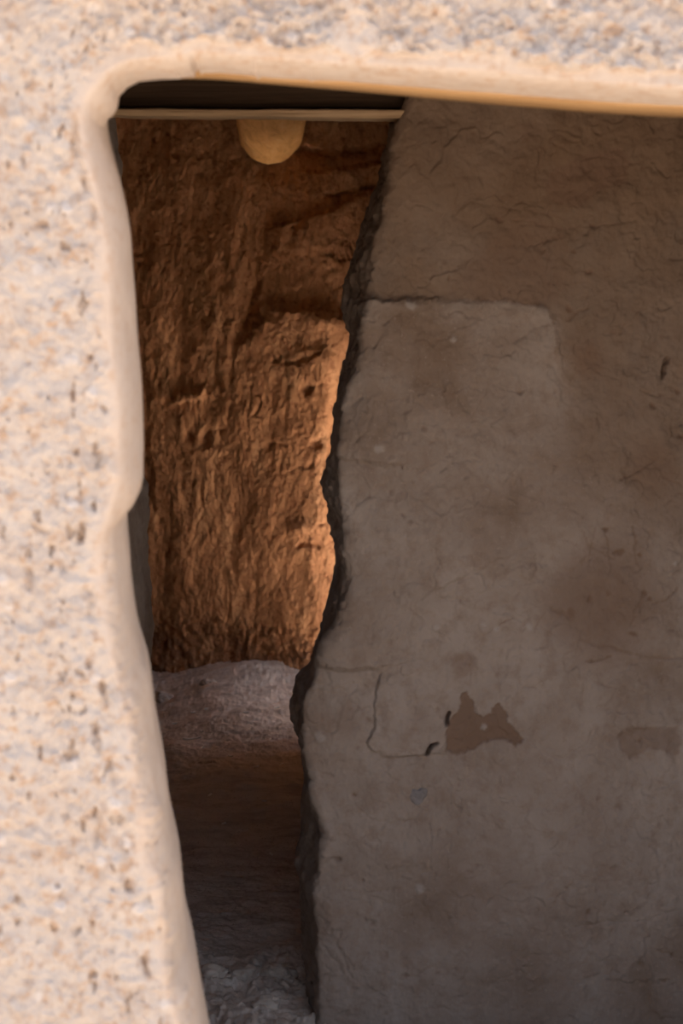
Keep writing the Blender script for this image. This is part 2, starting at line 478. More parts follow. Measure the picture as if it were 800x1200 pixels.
xe = px2x(smooth_line(pye, XE) + .8 * jit + .8 * fbm(zs, zs * 0, zs * 0, 45, 3, .6, seed=6), YE)
xf = np.maximum(xf, xe * YM / YE + .0015)
# columns
fc = np.concatenate([np.cumsum(np.full(330, .00235)), .7755 + np.cumsum(.0035 * 1.09 ** np.arange(44))])
nrev = 46
rows = []
XR = 2.35
for i in range(len(zs)):
    fx_ = xf[i] + fc; fx_ = fx_[0] + (fx_ - fx_[0])
    fx_ = np.minimum(fx_, XR + (fc - fc[-1]) * .02 + 0)
    a = np.linspace(0, 1, nrev)[::-1]
    rx = xf[i] + (xe[i] - xf[i]) * a ** 1.15; ry = YM + .24 * a ** .9
    b = np.linspace(0, 1, 14)[::-1]
    kx = xe[i] + .06 * b ** .7 + .9 * b ** 5 * 2.3; ky = YE + .16 * np.sqrt(1 - (1 - b) ** 2)
    rows.append((np.concatenate([kx[:-1], rx[:-1], fx_]), np.concatenate([ky[:-1], ry[:-1], np.full(len(fx_), YM)])))
Xm = np.array([r[0] for r in rows]); Ym = np.array([r[1] for r in rows]); Zm = np.broadcast_to(zs[:, None], Xm.shape).copy()
nk = 13 + nrev - 1                                # first front column
def blur_cols(A, n):
    k = np.hanning(n + 2)[1:-1]; k /= k.sum()
    pad = np.pad(A, ((0, 0), (n // 2, n // 2)), mode='edge')
    return np.apply_along_axis(lambda r: np.convolve(r, k, 'valid'), 1, pad)
lo, hi = 15, nk + 120
for arr in (Xm, Ym):
    sub = arr[:, lo:hi]
    s1 = blur_cols(sub, 9); s2 = blur_cols(sub, 41)
    soft = np.clip(np.interp(zs, np.sort(py2z(np.array([60, 300, 345, 360, 500, 640, 680, 770, 790, 890, 1300]), YM)),
                             np.array([.6, .6, .5, .15, .3, .7, .85, .8, .15, .1, .1])[::-1]), 0, 1)[:, None]
    mixd = s1 * (1 - soft) + s2 * soft
    t = np.linspace(0, 1, hi - lo); wgt = sstep(0, .12, t) * sstep(1, .85, t)
    arr[:, lo:hi] = sub * (1 - wgt) + mixd * wgt
Pm = np.dstack([Xm, Ym, Zm])
Nm = grid_normals(Pm)
if Nm[200, nk + 150, 1] > 0: Nm = -Nm
U, V = x2px(Xm, YM), z2py(Zm, YM)
fld = Field(U, V)
isf = sstep(nk - 10, nk + 6, np.arange(Xm.shape[1]))[None, :]
# --- features read off the photograph
fld.ledge([(426, 352), (460, 349), (520, 353), (590, 354), (640, 362), (652, 378), (655, 400)], .006, 4, 120, 1)
fld.ledge([(655, 470), (600, 500), (540, 500)], .004, 5, 40, 1)
fld.crack([(430, 350), (490, 349)], 1.6, .003); fld.ledge([(428, 351), (500, 350)], .008, 3, 40, 1)
fld.ledge([(395, 536), (425, 541), (470, 546)], .010, 4, 50, -1)
fld.crack([(398, 540), (430, 545), (468, 546)], 4, .006)
fld.crack([(483, 566), (490, 552), (505, 545), (530, 540), (560, 538)], 1.7, .005)
fld.crack([(500, 697), (540, 677), (575, 660), (612, 645)], 2.2, .006)
fld.ledge([(500, 697), (540, 677), (575, 660), (612, 645)], .006, 4, 60, -1)
fld.bump(618, 665, 24, 14, .006); fld.crack([(598, 662), (620, 657), (640, 665)], 1.4, .004)
fld.ledge([(352, 780), (390, 783), (420, 785), (450, 780)], .013, 5, 70, -1)
fld.crack([(360, 786), (400, 788), (440, 786)], 4, .006)
fld.ledge([(442, 802), (438, 815), (438, 850), (431, 868), (436, 880), (460, 886), (500, 884)], .010, 2.6, 60, -1)
fld.crack([(442, 800), (438, 812), (439, 838), (436, 855), (430, 866), (432, 876)], 1.5, .008)
fld.crack([(434, 883), (455, 888), (490, 888), (500, 882)], 1.6, .005)
fld.crack([(526, 836), (524, 841), (523.5, 849)], 1.7, .05, warp=False)
fld.crack([(500, 884), (502, 878), (506, 873), (512, 871)], 1.7, .05, warp=False)
P1 = [(524, 880), (523, 858), (528, 842), (537, 832), (542, 815), (549, 812), (556, 822), (558, 834), (566, 842), (576, 838), (580, 828), (587, 826), (594, 834), (596, 848),
      (606, 858), (613, 866), (604, 875), (594, 868), (578, 866), (566, 870), (556, 880), (535, 885)]
fld.patch(P1, -.0045, 1.6)
fld.patch([(724, 862), (735, 853), (760, 852), (792, 852), (800, 868), (790, 886), (775, 880), (760, 875), (748, 884), (738, 892), (728, 880)], -.003, 2.0, .55)
fld.patch([(530, 770), (548, 764), (556, 775), (548, 792), (534, 796)], -.001, 4, .5)
fld.patch([(660, 195), (690, 180), (728, 172), (738, 190), (728, 212), (700, 222), (676, 245), (648, 238), (636, 215), (645, 200)], -.003, 6, .7)
fld.patch([(610, 145), (625, 140), (636, 150), (630, 165), (614, 166)], 0, 5, .5)
fld.bump(700, 205, 40, 26, -.006); fld.bump(680, 215, 12, 8, .006)
fld.crack([(631, 178), (632, 192)], 1.4, .006)
fld.crack([(545, 235), (610, 245), (660, 255)], 2, .003)
fld.crack([(600, 258), (660, 268), (720, 262), (745, 258)], 1.6, .004)
fld.crack([(618, 290), (640, 280), (660, 275)], 2, .004)
fld.crack([(776, 440), (778, 428), (783, 420)], 2.2, .03)
fld.crack([(665, 375), (672, 366), (690, 362)], 1.6, .005)
fld.crack([(668, 510), (672, 495), (684, 480), (700, 482)], 1.8, .005)
fld.crack([(740, 618), (744, 650), (750, 668)], 1.1, .004)
fld.crack([(690, 600), (680, 615), (690, 640), (720, 655)], 1.4, .003)
fld.crack([(392, 947), (415, 946), (430, 955), (440, 962), (490, 963)], 1.5, .004)
fld.crack([(500, 890), (502, 930), (504, 990), (505, 1045)], 1.2, .003)
fld.crack([(515, 905), (528, 925), (530, 945), (538, 950)], 1.5, .005)
fld.crack([(508, 1025), (508, 1045), (513, 1048)], 1.5, .006)
fld.crack([(520, 882), (530, 905), (532, 925)], 1.5, .004)
fld.crack([(600, 1010), (640, 1000), (660, 1005)], 1.4, .003)
fld.crack([(655, 1100), (670, 1085), (690, 1082), (760, 1080)], 1.6, .004)
fld.crack([(400, 1090), (395, 1105), (400, 1120), (410, 1140), (420, 1148)], 1.6, .004)
fld.crack([(372, 1100), (385, 1115), (402, 1140)], 1.8, .005)
fld.bump(396, 1008, 7, 3, -.011); fld.bump(388, 985, 14, 30, .008); fld.bump(392, 1070, 16, 28, .008)
fld.ledge([(374, 915), (382, 945), (392, 980), (384, 1005), (372, 1030)], .010, 5, 40, 1)
fld.crack([(395, 1040), (430, 1048), (470, 1040), (540, 1052)], 1.6, .003)
fld.bump(447, 838, 5, 5, -.004); fld.bump(490, 835, 12, 20, -.004, mask=.35)
fld.crack([(355, 815), (375, 808), (400, 816)], 1.6, .004); fld.bump(376, 842, 18, 22, .004, mask=.4); fld.bump(410, 840, 14, 26, -.003, mask=.5)
fld.crack([(545, 745), (550, 800)], 1.2, .003); fld.crack([(582, 780), (585, 822)], 1.0, .004)
fld.crack([(680, 750), (720, 760), (760, 772), (800, 770)], 1.6, .003); fld.crack([(700, 800), (740, 812), (790, 818)], 1.6, .003)
fld.crack([(610, 868), (640, 880), (655, 890), (690, 870), (700, 846)], 1.6, .003)
fld.crack([(480, 765), (476, 740), (490, 705), (496, 690)], 2.0, .004)
fld.crack([(505, 400), (515, 440), (525, 480)], 2, .003); fld.crack([(600, 400), (640, 420), (660, 450), (652, 500)], 2, .003)
fld.crack([(415, 520), (430, 500), (440, 470), (470, 465)], 2, .003)
for (cx, cy, r, a) in ((480, 140, 30, .008), (540, 200, 60, .010), (600, 320, 70, -.008), (430, 500, 20, .010), (445, 430, 30, .008), (500, 620, 60, .008),
                       (470, 720, 50, .008), (400, 760, 26, .010), (560, 960, 80, .005), (700, 700, 90, -.006), (740, 940, 80, .006), (440, 1120, 50, .005), (690, 420, 26, -.006),
                       (400, 850, 30, .006), (650, 560, 60, .005), (760, 540, 40, -.005)):
    fld.bump(cx, cy, r, r * 1.15, a)
rs = np.random.RandomState(11)
for k in range(170):                              # small chips and scratches
    cx, cy = rs.uniform(405, 800), rs.uniform(150, 1190)
    if rs.rand() < .55:
        ln = rs.uniform(10, 46); an = rs.uniform(-.7, .7) + (PI / 2 if rs.rand() < .25 else 0)
        m = (cx + ln * .5 * math.cos(an) + rs.uniform(-5, 5), cy + ln * .5 * math.sin(an) + rs.uniform(-5, 5))
        fld.crack([(cx, cy), m, (cx + ln * math.cos(an), cy + ln * math.sin(an))], rs.uniform(.8, 1.4), rs.uniform(.0015, .005))
    else:
        fld.bump(cx, cy, rs.uniform(1.5, 4.5), rs.uniform(1.5, 4), -rs.uniform(.002, .006), mask=.5)
pale = np.zeros_like(U)
for (cx, cy, r) in ((530, 397, 4), (513, 735, 4), (566, 733, 3), (583, 737, 4), (492, 1043, 5), (566, 852, 4), (376, 862, 6), (482, 357, 6), (444, 525, 6), (620, 735, 5), (789, 660, 3)):
    i = fld._box([(cx, cy)], 20)
    g = np.exp(-(np.hypot(fld.wu[i] - cx, fld.wv[i] - cy) / r) ** 4)
    pale[i] = np.maximum(pale[i], g); fld.h[i] += .002 * g
hm = .011 * fbm(Xm, Zm, Ym, 5, 3, seed=41) + .0042 * fbm(Xm, Zm, Ym, 22, 3, seed=42) + .0014 * fbm(Xm, Zm, Ym, 75, 3, .6, seed=43)
lines = ridged(Xm, Zm, Ym, 16, 2, seed=44) - 1.1
hm = hm - .0018 * np.clip(lines - .25, 0, 1) * sstep(-.1, .3, fbm(Xm, Zm, Ym, 6, 2, seed=45))
# plaster coats that stop at an irregular line
coat = fbm(Xm, Zm, Ym, 7, 4, .55, seed=46)
hm = hm + .0026 * sstep(-.02, .02, coat - .05) + .002 * sstep(-.02, .02, -coat - .35)
revf = np.clip(1 - isf, 0, 1)
hm = hm + revf * (.006 * fbm(Xm, Zm, Ym, 26, 4, .6, seed=47))
keepback = np.where(np.arange(Xm.shape[1]) < 14, 0, 1)[None, :]
Pm2 = Pm + Nm * ((hm + fld.h * isf) * keepback)[..., None]
stain = np.clip(fld.mask + .75 * sstep(.0016, .006, -fld.h) * isf * (np.abs(fld.h) > 0), 0, 1)  # stains and bare patches, plus a darker tone wherever cracks and chips cut in
# the upper coat of mud is browner and stops above the paler lower coat
lim = np.interp(fld.wu, [300, 430, 520, 600, 640, 655, 668, 690, 720, 800, 900], [348, 351, 352, 354, 362, 395, 470, 540, 585, 600, 620])
wob = 26 * fbm(Xm, Zm, Ym, 5, 4, .6, seed=48)
brown = np.clip(sstep(3, -3, fld.wv - lim) * (fld.wu < 650) * .62 + (fld.wu >= 650) * sstep(90, -110, fld.wv - lim + 2 * wob) * .75, 0, 1)
brown = np.clip(brown + .30 * sstep(330, 130, fld.wv + wob), 0, 1)  # extra browning that grows gradually towards the top of the wall
pm = Pile()
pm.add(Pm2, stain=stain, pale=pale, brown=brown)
# back face to the right
pb = np.stack([Pm2[:, 0], Pm2[:, 0].copy()], 1); pb[:, 1, 0] = XR; pb[:, 1, 1] = YM + .42
pm.add(pb)

# left jamb of the inner doorway
XLJ = [(137, 90), (138, 150), (142, 182), (145, 200), (147, 240), (150, 300), (155, 400), (160, 500), (168, 555), (173, 566), (175.5, 580), (176, 633), (178, 667),
       (178, 700), (180, 720), (178.5, 745), (177.5, 767), (176.5, 797), (177, 850), (178, 1000), (180, 1260)]
zl = np.concatenate([py2z(np.arange(1240, 82, -2.0), YM), np.linspace(py2z(82, YM) + .01, 2.32, 12)])
YJ = YM + .36; pl_ = z2py(zl, YJ)
xj = px2x(smooth_line(pl_, XLJ) + 1.2 * fbm(zl, zl * 0, zl * 0, 22, 4, .6, seed=51), YJ)
fcl = np.concatenate([np.cumsum(np.full(70, .0035)), .245 + np.cumsum(.006 * 1.10 ** np.arange(36))])
rowsL = []
for i in range(len(zl)):
    b = np.linspace(0, 1, 34)[::-1]
    kx = np.concatenate([xj[i] - .3 * np.linspace(1, .1, 8), xj[i] - .012 * (1 - b)]); ky = np.concatenate([np.full(8, YJ + .012), YM + .02 + .34 * b])
    fx_ = np.maximum(xj[i] - .016 - fcl, -2.2)
    rowsL.append((np.concatenate([kx, fx_]), np.concatenate([ky, np.full(len(fx_), YM)])))
Xl = np.array([r[0] for r in rowsL]); Yl = np.array([r[1] for r in rowsL]); Zl = np.broadcast_to(zl[:, None], Xl.shape).copy()
Pl = np.dstack([blur_cols(Xl, 5), blur_cols(Yl, 5), Zl])
Nl = grid_normals(Pl)
if Nl[100, 60, 1] > 0: Nl = -Nl
Pl = Pl + Nl * (.008 * fbm(Xl, Zl, Yl, 6, 3, seed=52) + .004 * fbm(Xl, Zl, Yl, 28, 4, .6, seed=53))[..., None]
pm.add(Pl, flip=True)
# wall over the inner lintel
for g in box_grid(-.62, .26, YM + .012, YM + .40, 2.085, 2.32, (60, 2, 30)):
    g = g.copy(); g[..., 1] += .008 * fbm(g[..., 0], g[..., 2], g[..., 1], 14, 3, seed=55) * (g[..., 1] < YM + .2)
    pm.add(g)
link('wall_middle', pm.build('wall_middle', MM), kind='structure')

# ------------------------------------------------------------------ inner lintel: two planks
def plank(name, mat, x0, x1, y0, y1f, z0f, z1f, n=140, label=None, seed=1):
    xs = np.linspace(x0, x1, n); r = .003
    w = lambda k, a: a * fbm(xs, xs * 0 + k, xs * 0, 4, 4, .55, seed=seed)
    ya = y0 + w(1, .004); yb = y1f(xs) + w(2, .010); za = z0f(xs) + w(3, .0022) - 0; zb_ = z1f(xs) + w(4, .002)
    prof = [(ya, zb_ - r), (ya, za + r), (ya + r, za), (yb - r, za + w(5, .002)), (yb, za + r), (yb, zb_ - r), (yb - r, zb_), (ya + r, zb_), (ya, zb_ - r)]
    # subdivide the underside and the face so that they can carry cracks
    fine = []
    for (p0, p1) in zip(prof[:-1], prof[1:]):
        L_ = abs(float(np.mean(p1[0] - p0[0]))) + abs(float(np.mean(p1[1] - p0[1])))
        m = max(1, int(L_ / .006))
        for t in range(m): fine.append((p0[0] + (p1[0] - p0[0]) * t / m, p0[1] + (p1[1] - p0[1]) * t / m))
    fine.append(prof[-1])
    G = np.stack([np.stack([xs, a, b], 1) for a, b in fine], 0)
    gn = grid_normals(G)
    cen = G.mean(0, keepdims=True)
    if np.mean(np.sum(gn * (G - cen), 2)) < 0: gn = -gn
    G = G + gn * (.0012 * fbm(G[..., 0] * .25, G[..., 1] * 3, G[..., 2] * 3, 40, 3, .6, seed=seed + 3) - .0016 * np.clip(ridged(G[..., 0] * .15, G[..., 1], G[..., 2], 22, 2, seed=seed + 5) - 1.2, 0, 1))[..., None]
    G[-1] = G[0]
    p = Pile(); p.add(G)
    for k in (0, -1):
        ring_ = G[:-1, k]; c = ring_.mean(0)
        h2 = len(ring_) // 2
        p.add(np.stack([ring_[:h2], ring_[::-1][:h2]], 0))
    return link(name, p.build(name, mat), kind='thing', label=label, cat='wooden plank')

lint_lo = plank('lintel_plank', MWOOD, -.72, .142, YM + .002, lambda x: np.interp(x, [-.5, .15], [YM + .09, YM + .13]),
      lambda x: np.interp(x, [-.48, .13], [float(py2z(135, YM)), float(py2z(138, YM))]), lambda x: np.interp(x, [-.48, .13], [float(py2z(127, YM)), float(py2z(128.5, YM))]),
      label='thin weathered wooden plank edge across the top of the inner doorway, pale and cracked', seed=2)
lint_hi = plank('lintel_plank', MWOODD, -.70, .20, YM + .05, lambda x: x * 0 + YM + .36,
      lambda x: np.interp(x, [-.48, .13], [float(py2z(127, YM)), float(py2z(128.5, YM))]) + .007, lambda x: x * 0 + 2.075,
      label='dark thick plank lying on top of the thin pale plank over the inner doorway', seed=9)  # upper plank set back, in a far darker wood than the lower one

# ------------------------------------------------------------------ BACK WALL
zz = np.concatenate([[-.08, -.04], np.arange(-.02, 2.20, .0036), np.linspace(2.21, 2.42, 8)])
xx = np.concatenate([np.linspace(-2.1, -.92, 40), np.arange(-.915, .20, .0034), np.linspace(.205, 1.3, 60)])
Xb, Zb = np.meshgrid(xx, zz); Yb = np.full_like(Xb, YB)
Ub, Vb = x2px(Xb, YB), z2py(Zb, YB)
fb = Field(Ub, Vb)
hb = -.36 * np.clip(-.05 - Xb, 0, 1.0) + .035 * fbm(Xb, Zb * .6, Yb, 1.8, 3, seed=61) + .013 * fbm(Xb, Zb * .55, Yb, 6, 3, .55, seed=62) + .0048 * fbm(Xb, Zb * .6, Yb, 24, 4, .58, seed=63)
hb = hb + .0024 * fbm(Xb, Zb * .7, Yb, 62, 4, .66, seed=66)
# buttress at the right: a ridge line with the wall turning away beyond it
rx = smooth_line(Vb, [(404, 330), (402, 370), (394, 400), (385, 440), (380, 480), (377, 520), (373, 560), (372, 600), (374, 640), (376, 690), (374, 740), (366, 790)])
dx_ = Ub - rx + 3 * fbm(Xb, Zb, Yb, 14, 3, seed=64)
amp = sstep(350, 420, Vb)
ridge = np.where(dx_ < 0, np.exp(-(dx_ / 70.) ** 2), 1 - .0 * dx_)
hb = hb + .034 * amp * np.where(dx_ < 0, np.exp(-(np.abs(dx_) / 60.) ** 1.3), 1.0) - amp * .0034 * np.minimum(7 * np.log1p(np.exp(np.clip(dx_, -80, 80) / 7.)), 60)
# projecting lump and ledges of the upper right
fb.ledge([(285, 395), (295, 372), (330, 360), (370, 362), (412, 372)], .022, 14, 90, 1)
fb.crack([(284, 400), (292, 378), (310, 366)], 4, .007)
fb.bump(385, 375, 34, 14, .025); fb.bump(350, 365, 30, 9, .015); fb.bump(330, 410, 26, 20, -.02); fb.bump(372, 400, 14, 12, -.02)
fb.ledge([(202, 478), (232, 470), (236, 460)], .022, 3, 14, -1); fb.bump(220, 466, 18, 7, .016)
fb.bump(216, 516, 7, 6, -.022, mask=.5); fb.bump(236, 522, 12, 7, -.02, mask=.5); fb.bump(240, 512, 5, 5, -.015); fb.bump(255, 510, 6, 5, -.012)
fb.bump(360, 455, 6, 7, -.03, mask=.5); fb.bump(370, 520, 6, 5, -.03, mask=.5)
fb.crack([(314, 522), (335, 521)], 2, .012); fb.crack([(295, 490), (302, 475), (298, 465)], 2, .010)
fb.crack([(340, 555), (350, 548), (362, 549)], 2, .010); fb.crack([(350, 640), (366, 636), (372, 640)], 2.5, .02)
fb.crack([(330, 425), (350, 424), (372, 415)], 3, .014); fb.bump(350, 620, 16, 10, .02); fb.bump(330, 590, 26, 30, -.012)
fb.crack([(300, 300), (298, 330), (285, 380)], 5, .012); fb.bump(250, 380, 30, 60, .012); fb.bump(200, 330, 30, 60, -.012)
fb.ledge([(330, 262), (360, 255), (400, 240), (430, 226)], .022, 4, 40, 1); fb.crack([(345, 265), (355, 258)], 4, .022)
fb.crack([(380, 227), (412, 229)], 2.4, .02); fb.crack([(345, 175), (400, 180), (440, 172)], 5, .03); fb.ledge([(360, 200), (410, 198), (450, 190)], .02, 4, 24, 1)
for k in range(5): fb.crack([(386 + 6 * k, 282), (392 + 6 * k, 305)], 1.6, .010)
for k in range(26):                               # run-down streaks
    cx = rs.uniform(170, 385); cy = rs.uniform(400, 690)
    ln = rs.uniform(30, 110)
    fb.crack([(cx, cy), (cx + rs.uniform(-8, 4), cy + ln * .5), (cx - rs.uniform(0, 14), cy + ln)], rs.uniform(1.5, 4), rs.uniform(.002, .007))
for k in range(70):
    cx, cy = rs.uniform(165, 400), rs.uniform(150, 740)
    fb.bump(cx, cy, rs.uniform(2, 6), rs.uniform(2, 6), rs.uniform(-.012, .008))
hb = hb + fb.h
# eroded foot
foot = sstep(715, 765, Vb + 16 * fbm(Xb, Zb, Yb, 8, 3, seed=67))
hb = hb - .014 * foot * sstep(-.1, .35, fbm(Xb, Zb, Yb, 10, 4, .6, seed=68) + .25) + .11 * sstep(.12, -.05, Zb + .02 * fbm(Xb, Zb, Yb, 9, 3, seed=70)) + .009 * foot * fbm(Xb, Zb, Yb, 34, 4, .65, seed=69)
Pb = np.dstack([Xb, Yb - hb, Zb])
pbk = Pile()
stb = np.clip(fb.mask + foot * sstep(-.25, .25, fbm(Xb, Zb * .7, Yb, 14, 4, .6, seed=71)) * .9, 0, 1)  # darker tone in the holes and in uneven patches along the foot
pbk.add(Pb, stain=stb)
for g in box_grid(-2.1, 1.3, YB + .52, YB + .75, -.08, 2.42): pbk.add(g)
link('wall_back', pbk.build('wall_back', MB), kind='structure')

# ------------------------------------------------------------------ FLOOR
pyr = np.concatenate([np.arange(770, 1215, .9)])
yr = np.concatenate([np.linspace(YB + .6, F * H / (770 - HY), 8)[:-1], F * H / (pyr - HY), np.linspace(F * H / (1215 - HY), 2.62, 60)[1:]])
xr_ = np.concatenate([np.linspace(-2.2, -.90, 40), np.arange(-.895, .02, .0027), np.linspace(.03, 2.3, 90)])
Xg, Yg = np.meshgrid(xr_, yr)
far = sstep(4.0, 5.2, Yg)
Zg = .016 * fbm(Xg, Yg, Yg * 0, 2.2, 3, seed=81) + .010 * fbm(Xg * .55, Yg, Yg * 0, 9, 4, .6, seed=82) + .0042 * fbm(Xg * .45, Yg, Yg * 0, 34, 4, .66, seed=83) + .0022 * fbm(Xg * .6, Yg, Yg * 0, 85, 4, .62, seed=84) + .0035 * np.clip(ridged(Xg * .30, Yg, Yg * 0, 30, 3, seed=88) - .9, 0, 1)
Ug = x2px(Xg, Yg); Vg = z2py(0 * Yg, Yg)
Zg = Zg + sstep(5.2, 6.4, Yg) * (.016 * np.exp(-((Xg + .46) / .22) ** 2) - .062 * sstep(-.30, -.85, Xg))
Zg = Zg + .05 * np.exp(-((Ug - 195) / 30) ** 2 - ((Vg - 885) / 22) ** 2)           # heap at the left jamb
Zg = Zg + .02 * np.exp(-((Ug - 262) / 40) ** 2 - ((Vg - 852) / 10) ** 2) + .02 * np.exp(-((Ug - 250) / 22) ** 2 - ((Vg - 806) / 6) ** 2)
rub = sstep(430, 372, Ug) * sstep(1085, 1145, Vg + 14 * fbm(Xg, Yg, Yg * 0, 9, 2, seed=85))
lump = fbm(Xg, Yg * .8, Yg * 0, 13, 4, .55, seed=86)
Zg = Zg + rub * (.010 * sstep(-.14, .12, lump) + .007 * sstep(.2, .40, lump) + .006 * fbm(Xg, Yg, Yg * 0, 40, 3, seed=87))
Zg = Zg + .03 * sstep(YB - .22, YB, Yg)
pf = Pile(); pf.add(np.dstack([Xg, Yg, Zg]))
link('floor', pf.build('floor', MFL), kind='structure')
gx = np.linspace(-14, 16, 90); gy = np.linspace(-16, 14, 90)
GX, GY = np.meshgrid(gx, gy)
pg = Pile(); pg.add(np.dstack([GX, GY, -.09 + .02 * fbm(GX, GY, GX * 0, .6, 3, seed=91)]))
link('ground', pg.build('ground', MG), kind='structure')

gx = np.linspace(.40, 5.5, 60); gy = np.linspace(4.6, 9.5, 60)
GX, GY = np.meshgrid(gx, gy)
pg = Pile(); pg.add(np.dstack([GX, GY, -.055 + .012 * fbm(GX, GY, GX * 0, 1.1, 3, seed=92)]))  # unseen pale patch added to bounce sunlight into the far room
MBOUNCE = mat_plain('pale bounce ground', K(.58, .46, .345), K(.68, .55, .42), 4)
link('ground_bounce', pg.build('ground_bounce', MBOUNCE), kind='structure')

# ------------------------------------------------------------------ side walls and roof
WX = .22                                         # inner face of the far room's right wall, with a low opening
OY0, OY1, OZ0, OZ1 = 6.52, 7.38, -.03, 1.10
def shell(name, boxes, mat, amp=.012):
    p = Pile()
    for b in boxes:
        for g in box_grid(*b, n=(max(2, int(abs(b[1] - b[0]) / .05)), max(2, int(abs(b[3] - b[2]) / .05)), max(2, int(abs(b[5] - b[4]) / .05)))):
            p.add(g)
    me = p.build(name, mat)
    co = np.empty(len(me.vertices) * 3, np.float32); me.vertices.foreach_get('co', co); co = co.reshape(-1, 3)
    d = np.stack([fbm(co[:, 0], co[:, 1], co[:, 2], 5, 3, seed=s) for s in (95, 96, 97)], 1) * amp
    me.vertices.foreach_set('co', (co + d).astype(np.float32).ravel()); me.update()
    return link(name, me, kind='structure')
MS = mat_plain('bounce cutting dark mud', K(.17, .105, .065), K(.25, .16, .10), 9)  # dark colour picked to cut bounce light off the unseen walls and ceiling
shell('wall_right', [(WX, WX + .14, YM + .34, OY0, -.08, 2.32), (WX, WX + .14, OY1, YB + .4, -.08, 2.32), (WX, WX + .14, OY0, OY1, OZ1, 2.32)], MS)
shell('wall_left', [(-2.3, -1.95, YF + .1, YB + .7, -.08, 2.32)], MS)
shell('wall_side', [(2.2, 2.5, YF + .1, YM + .5, -.08, 2.32)], MM)
shell('ceiling', [(-2.3, 2.5, YF + .06, YM + .44, 2.30, 2.5), (-2.3, WX + .17, YM + .42, YB + .75, 2.30, 2.5)], MS)

# ------------------------------------------------------------------ roof log running into the back wall
a = np.linspace(0, 2 * PI, 72)[:-1]
p0 = np.array([px2x(317, YB), YB + .05, py2z(192, YB) + .128]); p1 = np.array([-.17, YM + .42, py2z(192, YB) + .14])
tt = np.linspace(0, 1, 160)
LG = []
for t in tt:
    c = p0 + (p1 - p0) * t; r = .126 - .020 * t
    ang_ = np.concatenate([a, a[:1]])
    rr = r * (1 + .025 * np.sin(2 * ang_ + 1) + .02 * np.sin(3 * ang_ + 5 * t)) + .004 * fbm(np.cos(ang_), np.sin(ang_), ang_ * 0 + t * 6, 2.5, 3, seed=99)
    LG.append(np.stack([c[0] + rr * np.cos(ang_), np.full_like(ang_, c[1]), c[2] + rr * np.sin(ang_)], 1))
LG = np.array(LG); LG[:, -1] = LG[:, 0]
pq = Pile(); pq.add(LG)
lg = link('roof_log', pq.build('roof_log', MLOG), kind='thing', cat='log',
     label='peeled round roof log entering the top of the back wall above the dark room')

# ------------------------------------------------------------------ loose things
def floor_z(x, y):
    i = np.argmin(np.abs(yr - y)); j = np.argmin(np.abs(xr_ - x)); return float(Zg[i, j])
def stone_mesh(name, mat, seed, sub=4):
    import bmesh
    bm = bmesh.new(); bmesh.ops.create_icosphere(bm, subdivisions=sub, radius=1)
    co = np.array([v.co[:] for v in bm.verts])
    d = 1 + .42 * fbm(co[:, 0], co[:, 1], co[:, 2], .9, 3, seed=seed) + .16 * fbm(co[:, 0], co[:, 1], co[:, 2], 2.6, 3, seed=seed + 1)
    for v, k in zip(bm.verts, d): v.co = v.co * float(k)
    me = bpy.data.meshes.new(name); bm.to_mesh(me); bm.free()
    me.polygons.foreach_set('use_smooth', np.ones(len(me.polygons), bool)); me.materials.append(mat); return me
MCLOD = mat_plain('dry earth clod', K(.40, .34, .295), K(.58, .505, .45), 30)
MPEB = mat_plain('grey stone', K(.19, .172, .17), K(.25, .23, .235), 40)
MSTRAW = mat_plain('pale straw', K(.80, .75, .69), K(.88, .85, .81), 90)
def at_floor(px, py):
    Y = F * H / (py - HY); return float(px2x(px, Y)), float(Y)
def clod(px, py, rx_, ry_, rz_, seed, label, group=None, mat=MCLOD, rot=0.0):
    x, y = at_floor(px, py)
    o = link('earth_clod', stone_mesh('earth_clod', mat, seed), kind='thing', label=label, cat='clod of earth', group=group)
    o.scale = (rx_, ry_, rz_); o.rotation_euler = (0, 0, rot); o.location = (x, y, floor_z(x, y) + rz_ * .05)
    return o
clod(191, 804, .036, .04, .024, 5, 'largest pale clod on the far dirt floor, beside the left jamb of the inner doorway')
clod(244, 803, .030, .03, .014, 6, 'low dark clod at the foot of the back wall, right of the pale clod')
R0 = [(252, 1150, .030, .017), (268, 1168, .026, .014), (287, 1150, .030, .018), (304, 1164, .034, .018), (324, 1150, .034, .020), (276, 1190, .026, .014),
     (312, 1186, .030, .016), (336, 1180, .030, .018), (340, 1148, .024, .016), (258, 1187, .024, .013), (294, 1178, .018, .010), (348, 1192, .020, .012), (300, 1138, .018, .010), (322, 1170, .016, .010)]
R = R0[::2]
for k, (a_, b_, r, hz) in enumerate(R):
    clod(a_, b_, r, r * .8, hz, 20 + 3 * k, 'grey-brown clod of earth in the rubble on the floor at the bottom of the doorway', 'clods in the rubble of the doorway floor', rot=k * 1.3)
# stone set in the plaster of the middle wall
i = np.unravel_index(np.argmin((U - 490) ** 2 + (V - 932) ** 2), U.shape)
sp = Pm2[i]
o = link('embedded_stone', stone_mesh('embedded_stone', MPEB, 77), kind='thing', label='small bluish grey stone set in the plaster of the shaded wall, below the dark crack', cat='stone')
o.scale = (.0185, .008, .0165); o.location = (float(sp[0]), float(sp[1]) - .001, float(sp[2]))
